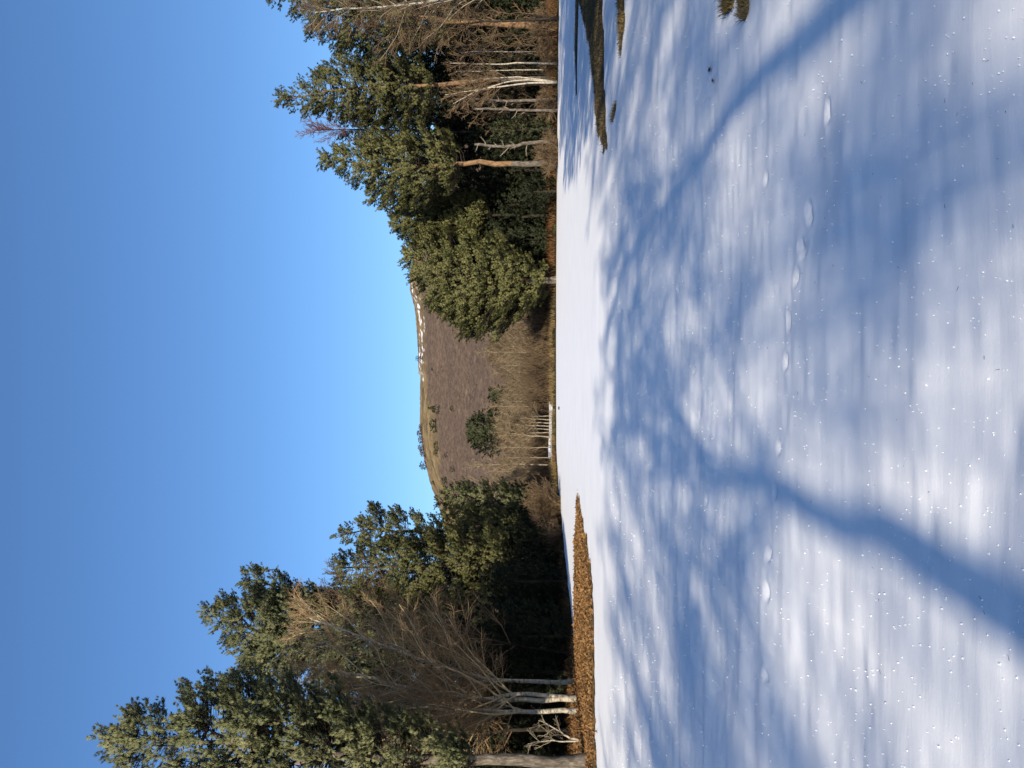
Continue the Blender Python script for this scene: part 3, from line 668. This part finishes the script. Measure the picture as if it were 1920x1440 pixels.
# ---------------- bushes
def shrub(name, label, U, Y, w, h, m, seed, stems=26, twig=0.012, group=None):
    rng = np.random.default_rng(seed); f = foot(U, Y); root = empty(name, f, label, 'shrub', group)
    tb = TB(); P0, P1, R0, R1 = [], [], [], []
    for q in range(stems):
        d = np.array([rng.normal(0, 0.55) * w / h, rng.normal(0, 0.55) * w / h, 1.0])
        lp = grow(rng, (rng.normal(0, w * 0.12), rng.normal(0, w * 0.12), -0.05), d, h * rng.uniform(0.6, 1.08), 6, 0.14, 0.0)
        tb.tube(lp, np.linspace(twig * 2.2, twig, 7), 4)
        for k in range(12):
            j = rng.integers(1, 6); bp = grow(rng, lp[j], tilt(rng, lp[j + 1] - lp[j], R(rng.uniform(25, 60))), h * rng.uniform(0.15, 0.38), 3, 0.2, 0.02)
            P0 += list(bp[:-1]); P1 += list(bp[1:]); R0 += [twig] * 3; R1 += [twig * 0.7] * 3
            for e in range(5):
                i = rng.integers(0, 3); wp = grow(rng, bp[i], tilt(rng, bp[i + 1] - bp[i], R(rng.uniform(20, 60))), h * rng.uniform(0.06, 0.16), 2, 0.2, 0.02)
                P0 += list(wp[:-1]); P1 += list(wp[1:]); R0 += [twig * 0.7] * 2; R1 += [twig * 0.5] * 2
    tb.segs(np.array(P0), np.array(P1), np.array(R0), np.array(R1))
    tb.build('crown', M[m], root); return root
shrub('shrub', 'round bare brown shrub in front of the low dark pine', 494, 56, 2.5, 2.9, 'twig_brown', 301, 60, 0.014)
shrub('shrub', 'low brown bare bush at the waters edge under the spiky pine', 440, 52, 2.0, 1.6, 'twig_brown', 302, 30)
shrub('shrub', 'straw brown bush left of the curved silvery dead trunk', 1150, 64, 2.6, 2.4, 'twig_brown', 303, 40, 0.016)
shrub('shrub', 'tangled brown bush at the foot of the rightmost orange trunk', 1390, 63, 3.4, 2.6, 'twig_brown', 304, 46, 0.016)
shrub('shrub', 'brown bush below the slender pale birch stems', 1330, 65, 3.0, 2.0, 'twig_brown', 305, 40, 0.016)
shrub('shrub', 'brown bush between the grey dead trunks', 1240, 66, 3.0, 2.2, 'twig_brown', 306, 40, 0.016)

def green_bush(name, label, U, Y, w, h, seed, fol='needle_dark', cat='shrub', zoff=0.0, xyz=None, sc=0.8, n=150, cone=False, group=None, fat=1.0):
    rng = np.random.default_rng(seed); f = xyz or foot(U, Y); root = empty(name, f, label, cat, group)
    tb = TB(); tb.tube([(0, 0, -0.3), (0.02, 0, h * 0.5), (0, 0, h * 0.9)], [0.05 * w, 0.035 * w, 0.01 * w], 6); tb.build('trunk', M['bark_dark'], root)
    z = rng.uniform(0.05 if zoff == 0 else zoff, 1, n); az = rng.random(n) * 6.283
    rad = (w * 0.5) * ((1 - z) ** 0.8 if cone else np.sqrt(np.clip(1 - ((z - 0.45) / 0.56) ** 2, 0.02, 1))) * np.sqrt(rng.uniform(0.02, 1, n)) * (1 + 0.25 * np.sin(az * 3 + seed))
    c = np.stack([rad * np.cos(az), rad * np.sin(az), z * h], -1); ax = unit(np.stack([np.cos(az) * 0.8, np.sin(az) * 0.8, np.full(n, 0.6)], -1) + rng.normal(0, 0.25, (n, 3)))
    V, N = needles(rng, c, ax, 0.5 * sc * rng.uniform(0.7, 1.3, n), 0.18 * sc * np.ones(n), 6, 10, 0.2 * sc, 0.027 * sc * fat)
    link('crown', new_mesh('crown', V, np.arange(len(V)).reshape(-1, 3), 3, True, [M[fol]], N), root)
    return root
green_bush('holly_bush', 'dark green holly bush between the dead trunks on the right bank', 1196, 66, 2.6, 5.4, 401, 'needle_far', n=240)
green_bush('holly_bush', 'low dark evergreen bush under the big billowing pine', 1080, 68, 3.2, 3.0, 402, 'needle_dark', n=200)
green_bush('holly_bush', 'small dark evergreen beside the trunk of the spiky left pine', 420, 55, 2.2, 3.0, 403, 'needle_dark', n=140)
shade_proto = green_bush('shade_bush', 'dark bush added as the shade between the right hand trunks', 1060, 77, 5.2, 7.5, 404, 'needle_dark', n=330, sc=1.1, cat='bush', group='dark bushes under the right hand wood')  # bushes added to blacken the gaps, their colour stands in for shade
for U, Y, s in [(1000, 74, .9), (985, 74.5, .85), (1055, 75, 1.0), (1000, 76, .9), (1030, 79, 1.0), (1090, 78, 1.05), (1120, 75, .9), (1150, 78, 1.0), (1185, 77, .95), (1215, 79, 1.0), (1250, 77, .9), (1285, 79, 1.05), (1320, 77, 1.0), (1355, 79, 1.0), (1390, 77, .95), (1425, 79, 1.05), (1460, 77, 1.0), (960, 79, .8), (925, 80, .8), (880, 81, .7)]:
    ff = foot(U, Y); copy_tree(shade_proto, ff, rd.random() * 6.28, (s, s, s * rd.uniform(.85, 1.1)), shade_proto['label'], shade_proto['group'])
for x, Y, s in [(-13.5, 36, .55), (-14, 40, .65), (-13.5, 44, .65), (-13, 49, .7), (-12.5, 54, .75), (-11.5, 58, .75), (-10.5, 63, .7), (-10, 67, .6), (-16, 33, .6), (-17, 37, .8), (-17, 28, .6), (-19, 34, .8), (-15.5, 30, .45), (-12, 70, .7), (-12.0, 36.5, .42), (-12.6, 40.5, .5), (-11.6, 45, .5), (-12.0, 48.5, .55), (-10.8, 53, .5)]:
    copy_tree(shade_proto, (x, Y, gz(x, Y)), rd.random() * 6.28, (s, s, s * rd.uniform(.85, 1.1)), 'dark bush added as the shade under the left bank pines', 'dark bushes under the left hand wood')
f = foot(1225, 70)
yb = bare_tree('birch_tree', 'young brown birch in the thicket behind the white stems', f, [(uvstem(f, [(1226, 980), (1228, 920), (1227, 850)], 70), 0.05, 0.015)], dict(limbs=16, limb_len=2.2, cs=0.15, ang=(18, 42), k2=7, k3=7, twig=0.014, up=0.02), 221, bark='bark_dark', twigs='twig_brown', group='young brown birches in the right hand thicket')
for U, Y, s in [(1245, 69, .9), (1262, 71, 1.0), (1280, 70, 1.1), (1300, 69, 1.0), (1318, 71, 1.1), (1334, 70, 1.0), (1352, 69, 1.1), (1372, 71, 1.0), (1412, 69, 1.1), (1205, 71, .8)]:
    ff = foot(U, Y); copy_tree(yb, ff, rd.random() * 6.28, (s, s, s), yb['label'], yb['group'])

# ---------------- trees in the middle, at the foot of the hill
MB = dict(limbs=18, limb_len=2.4, cs=0.28, ang=(18, 46), k2=8, k3=6, twig=0.017, up=0.02, up3=0.03)
f = foot(621, 76)
b0 = bare_tree('birch_tree', 'brightest thick stemmed birch of the far row, with a spreading pale crown', f, [(uvstem(f, [(622, 1005), (626, 970), (632, 940)], 76), 0.095, 0.025)], dict(MB, limb_len=2.8), 501, bark='bark_pale', twigs='twig_far')
row = [(629, 77, .9), (635, 78, 1.0), (641, 76.5, .95), (647, 78, 1.05), (653, 77, .9), (660, 78, .85)]
for U, Y, s in row:
    ff = foot(U, Y); copy_tree(b0, (ff[0], ff[1], ff[2] - 0.05), rd.random() * 6.28, (s * .85, s * .85, s), 'pale stemmed small birch standing in the close row at the far shore', 'small birches in the far row')
f = foot(569, 74)
b1 = bare_tree('birch_tree', 'tallest slim white birch left of the far row', f, [(uvstem(f, [(569, 1000), (570, 940), (568, 885)], 74), 0.10, 0.02)], dict(MB, cs=0.3, limb_len=2.6, ang=(14, 32)), 502, bark='bark_pale', twigs='twig_far')
for U, Y, s, lb in [(582, 73.5, .62, 'short white birch just right of the tallest slim birch'), (601, 75, .68, 'leaning short birch between the slim birch and the far row'), (556, 80, .8, 'faint brown birch left of the tallest slim birch'), (780, 80, .92, 'lone thin white birch in front of the wide rounded pine edge'), (528, 84, 1.3, 'tall pale birch stem rising behind the low dark pine'), (764, 90, .7, 'small faint birch in the scrub below the lone thin birch'), (678, 96, .95, 'thin pale birch under the broad conifer on the lower slope')]:
    ff = foot(U, Y); copy_tree(b1, (ff[0], ff[1], ff[2] - 0.05), rd.random() * 6.28, (s, s, s), lb)

for U, Y, s in [(700, 92, .7), (712, 98, .85), (726, 90, .6), (742, 104, .9), (755, 96, .7), (790, 92, .65), (806, 100, .8), (822, 94, .7), (688, 106, .8), (545, 96, .9), (836, 88, .6)]:
    ff = foot(U, Y); copy_tree(b1, (ff[0], ff[1], ff[2] - 0.05), rd.random() * 6.28, (s * 1.2, s * 1.2, s), 'thin faint birch scattered in the brown scrub below the hill', 'thin birches in the scrub')

# hillside scrub between shore and slope: bare birch scrub reading as one mass
def scrub_mass():
    r = np.random.default_rng(61); P0, P1, R0, R1 = [], [], [], []
    n = 1500; Y = 75 + 75 * r.random(n) ** 1.2; U = r.uniform(470, 930, n)
    X = (U - 720) / F * Y; Z = ground_z(X, Y)
    n2 = 2600; U2 = r.uniform(440, 960, n2); T2 = 0.20 * r.random(n2) ** 1.5 * (0.35 + 1.3 * (vn(U2 / 60, U2 * 0, 8) + 0.5)); hx2, hy2, hz2 = hill_point(U2, T2)
    X = np.concatenate([X, hx2]); Y = np.concatenate([Y, hy2]); Z = np.concatenate([Z, hz2])
    for x, y, z in zip(X, Y, Z):
        if -8.5 < x < -1 and y < 81: continue
        big = 0.6 + 0.9 * float(vn(np.array([x * 0.16]), np.array([y * 0.16]), 12)[0] + 0.5)
        h = r.uniform(1.4, 4.0) * big * min(1.5, 0.75 + 0.008 * (y - 76)); k = 13
        d = r.normal(0, 0.34, (k, 3)); d[:, 2] = 1; d = unit(d) * (h * r.uniform(0.5, 1.0, (k, 1)))
        b = np.array([x, y, z - 0.1]) + r.normal(0, 0.25, (k, 3)) * [1, 1, 0]
        P0.append(b); P1.append(b + d); tw = 0.00024 * y
        R0.append(np.full(k, tw * 1.5)); R1.append(np.full(k, tw * 0.6))
        for e in range(3):
            t = r.uniform(0.3, 0.9, (k, 1)); s = b + d * t; q = r.normal(0, 0.6, (k, 3)); q[:, 2] = 0.8; q = unit(q) * h * r.uniform(0.15, 0.4, (k, 1))
            P0.append(s); P1.append(s + q); R0.append(np.full(k, tw)); R1.append(np.full(k, tw * 0.5))
    tb = TB(); tb.segs(np.concatenate(P0), np.concatenate(P1), np.concatenate(R0), np.concatenate(R1))
    o = tb.build('scrub', M['scrub'], None); tag(o, 'brown bare scrub covering the foot of the hill', None, None, 'stuff')
scrub_mass()

def hill_tree(name, label, U, V, wpx, hpx, seed, fol='needle_far', cat='conifer', cone=False, n=70, group=None):
    """tree standing on the hill with its foot at (U, V)"""
    ts = np.linspace(0, 1, 400); hx_, hy_, hz_ = hill_point(np.full(400, float(U)), ts)
    b = (hz_ - CAMZ) / hy_; Vv = 960 - F * (b * cp - sp) / (cp + b * sp)
    i_ = int(np.argmin(abs(Vv - V))); Y = hy_[i_]; x, z = hx_[i_], hz_[i_]
    w = wpx / F * Y; h = hpx / F * Y
    return green_bush(name, label, U, Y, w, h, seed, fol, cat, 0.12, (x, Y, z - 0.05 * h), Y / 66 * 0.72 if n > 100 else max(w, h) / 5.0, n, cone, group, 1.0 if n > 100 else 4.0)
hill_tree('conifer_tree', 'broad dark green conifer standing alone in the scrub of the lower slope', 634, 950, 78, 74, 601, n=620)
hill_tree('conifer_tree', 'pair like small pine with bare stems right of the broad conifer', 700, 966, 28, 48, 602, n=160)
for k, (U, V, w, h, cone, lb) in enumerate([
    (768, 791, 10, 12, False, 'round dark bush standing on the skyline above the hill snow streak'),
    (748, 818, 9, 10, False, 'small dark conifer just below the skyline right of the others'),
    (675, 818, 9, 16, True, 'narrow pointed conifer at the right end of the hillside group'),
    (672, 828, 15, 18, False, 'rounded dark conifer just below the narrow pointed one'),
    (674, 855, 10, 12, False, 'lone small conifer lower on the slope under the pointed one'),
    (642, 822, 24, 16, False, 'wide clump shaped conifer on the tan grass in the middle of the slope'),
    (606, 826, 16, 13, False, 'low conifer left of the wide clump on the tan grass'),
    (592, 826, 13, 13, False, 'low conifer at the edge of the tan grass beside a second low one'),
    (587, 842, 10, 10, False, 'small conifer in the heather just under the tan grass'),
    (567, 800, 16, 14, False, 'dark spreading conifer on the left shoulder of the skyline'),
    (560, 855, 12, 12, False, 'lone small conifer in the heather on the left slope'),
    (540, 842, 15, 16, False, 'dark conifer near the left end of the tan grass'),
    (535, 818, 8, 10, False, 'tiny conifer on the left skyline above the dark conifer'),
    (508, 822, 8, 9, False, 'tiny conifer at the left end of the skyline'),
]):
    hill_tree('conifer_tree', lb, U, V, w, h, 620 + k, cone=cone, n=95)
for k, (U, V, w, h) in enumerate([(640, 790, 10, 8), (628, 790, 14, 11), (616, 791, 12, 10), (602, 793, 16, 12), (590, 796, 14, 11)]):
    hill_tree('bush', 'grey brown bare bush in the row along the hill skyline', U, V + 3, w * 1.1, h, 650 + k, 'scrub', 'bush', n=90, group='bare bushes along the skyline')

# ---------------- undergrowth along the banks
def undergrowth(name, n, xr_, yr_, h, w, m, label, seed, test):
    r = np.random.default_rng(seed); x = r.uniform(*xr_, n); y = r.uniform(*yr_, n)
    cl = vn(x * 0.5, y * 0.5, seed) > -0.25; d = edge_dist(FIELD, x, y); ok = ~inside(FIELD, x, y) & test(x, y, d) & cl
    x, y = x[ok], y[ok]; blades(name, x, y, ground_z(x, y), h, w, M[m], label, seed)
undergrowth('bracken', 26000, (8, 42), (56, 90), 0.75, 0.05, 'bracken', 'rusty dead bracken under the right hand pines', 71, lambda x, y, d: (d > 0.5) & (d < 14))
undergrowth('bank_grass', 16000, (-9, 42), (54, 80), 0.30, 0.035, 'grass_green', 'low green and straw grass along the far shore', 72, lambda x, y, d: d < 1.6)
undergrowth('dry_grass', 14000, (-20, -5), (15, 75), 0.30, 0.03, 'bracken', 'brown dead growth on the left bank under the pines', 73, lambda x, y, d: d < 7)
undergrowth('shore_grass', 6000, (-9, 10), (66, 78), 0.5, 0.04, 'grass', 'straw coloured grass along the shore below the hill', 74, lambda x, y, d: (d > 0.3) & (d < 5))
r_ = np.random.default_rng(75); x_ = r_.uniform(-18, -10.5, 7000); y_ = r_.uniform(17, 36, 7000); ok_ = ~inside(FIELD, x_, y_)
leaves('bank_leaves', x_[ok_], y_[ok_], ground_z(x_[ok_], y_[ok_]), 0.06, M['leaf'], 'fallen brown leaves covering the bank under the bare birches', 76)

# ---------------- stone on the ice
def stone():
    import bmesh
    bm = bmesh.new(); bmesh.ops.create_icosphere(bm, subdivisions=3, radius=0.09); rr = np.random.default_rng(3)
    for v in bm.verts:
        p = v.co; k = 1 + 0.3 * float(vn(np.array([p.x * 20 + 9]), np.array([p.y * 20 + p.z * 13]), 3)[0]); v.co = (p.x * k * 1.4, p.y * k, p.z * k * 0.8)
    me = bpy.data.meshes.new('stone'); bm.to_mesh(me); bm.free(); me.materials.append(M['stone'])
    x, y = gnd(675, 1049); o = link('stone', me); o.location = (x, y, 0.04)
    tag(o, 'small dark stone lying alone on the snow near the far shore', 'stone')
stone()

# bits of twig and needle blown over the snow
def litter():
    r = np.random.default_rng(91); n = 170; y = 2.0 * 8.0 ** r.random(n); x = (r.random(n) - 0.5) * 1.1 * (y + 0.5)
    a = r.random(n) * 6.283; L = r.uniform(0.006, 0.022, n); p = np.stack([x, y, snow_z(x, y) + 0.004], -1); d = np.stack([np.cos(a) * L, np.sin(a) * L, r.uniform(-0.003, 0.006, n)], -1)
    tb = TB(); tb.segs(p - d * 0.5, p + d * 0.5, np.full(n, 0.0009), np.full(n, 0.0006))
    tag(tb.build('twig_litter', M['bark_dark'], None), 'tiny dark bits of twig scattered over the near snow', None, None, 'stuff')
litter()

# ---------------- the trees behind the viewer whose shadows cross the snow
tE = math.tan(R(SUN_EL)); tA = math.tan(R(SUN_AZ))
def from_shadow(uv, y0, fx):
    P = [(0, 0, -0.1)]
    for u, v in uv:
        x, y = gnd(u, v); P.append((x - (y - y0) * tA - fx, 0, (y - y0) * tE))
    return P
SC = dict(limbs=20, limb_len=4.2, cs=0.45, ang=(30, 75), k2=9, k3=8, twig=0.018, up=0.03, up3=0.0, limb_r=0.45, taper_len=0.35, wob=0.16)
y0 = -10.5; fx = -0.9
bare_tree('oak_tree', 'bare tree behind the viewer casting the left leaning trunk shadow', (fx, y0, 0), [
    (from_shadow([(295, 1920), (360, 1790), (415, 1680), (468, 1575), (512, 1480), (548, 1390), (580, 1310), (605, 1250), (635, 1195), (660, 1165)], y0, fx), 0.175, 0.06)], SC, 701, bark='bark_grey', twigs='twig_olive', cat='oak tree')
fx = 1.5
bare_tree('oak_tree', 'bare tree behind the viewer casting the broad right hand trunk shadow', (fx, y0, 0), [
    (from_shadow([(1440, 1640), (1310, 1440), (1240, 1380), (1170, 1330), (1110, 1290), (1050, 1240), (990, 1190), (930, 1165), (880, 1155)], y0, fx), 0.16, 0.06)], dict(SC, limbs=28), 702, bark='bark_grey', twigs='twig_olive', cat='oak tree')
FC = dict(SC, limbs=30, k2=9, k3=9, twig=0.024, cs=0.45)
for k, (x, y, h, L, lb) in enumerate([(-5.4, -22, 16.2, 5.4, 'bare tree behind the viewer on the left shading the lower left snow'), (6.5, -13, 15.2, 5.0, 'bare tree behind the viewer on the right shading the snow near the turf'),
        (0.5, -23, 18.2, 5.2, 'farther bare tree behind the viewer between the two trunk shadow trees'), (-3.6, -28, 20.2, 5.6, 'farthest bare tree behind the viewer, left of the middle'), (3.9, -26, 19.8, 5.6, 'tall bare tree behind the viewer, right of the middle'),
        (-8.5, -20, 15.0, 5.0, 'leftmost bare tree behind the viewer'), (10.5, -12, 16.8, 5.2, 'spreading bare tree on the near right shore behind the viewer'), (7.6, -27, 20.5, 5.4, 'farthest bare tree behind the viewer on the right')]):
    bare_tree('oak_tree', lb, (x, y, 0), [([(0, 0, -0.1), (0.2, 0, h * .3), (-0.2, 0, h * .65), (0.1, 0, h)], 0.10, 0.02)], dict(FC, limb_len=L), 703 + k, bark='bark_grey', twigs='twig_olive', cat='oak tree')
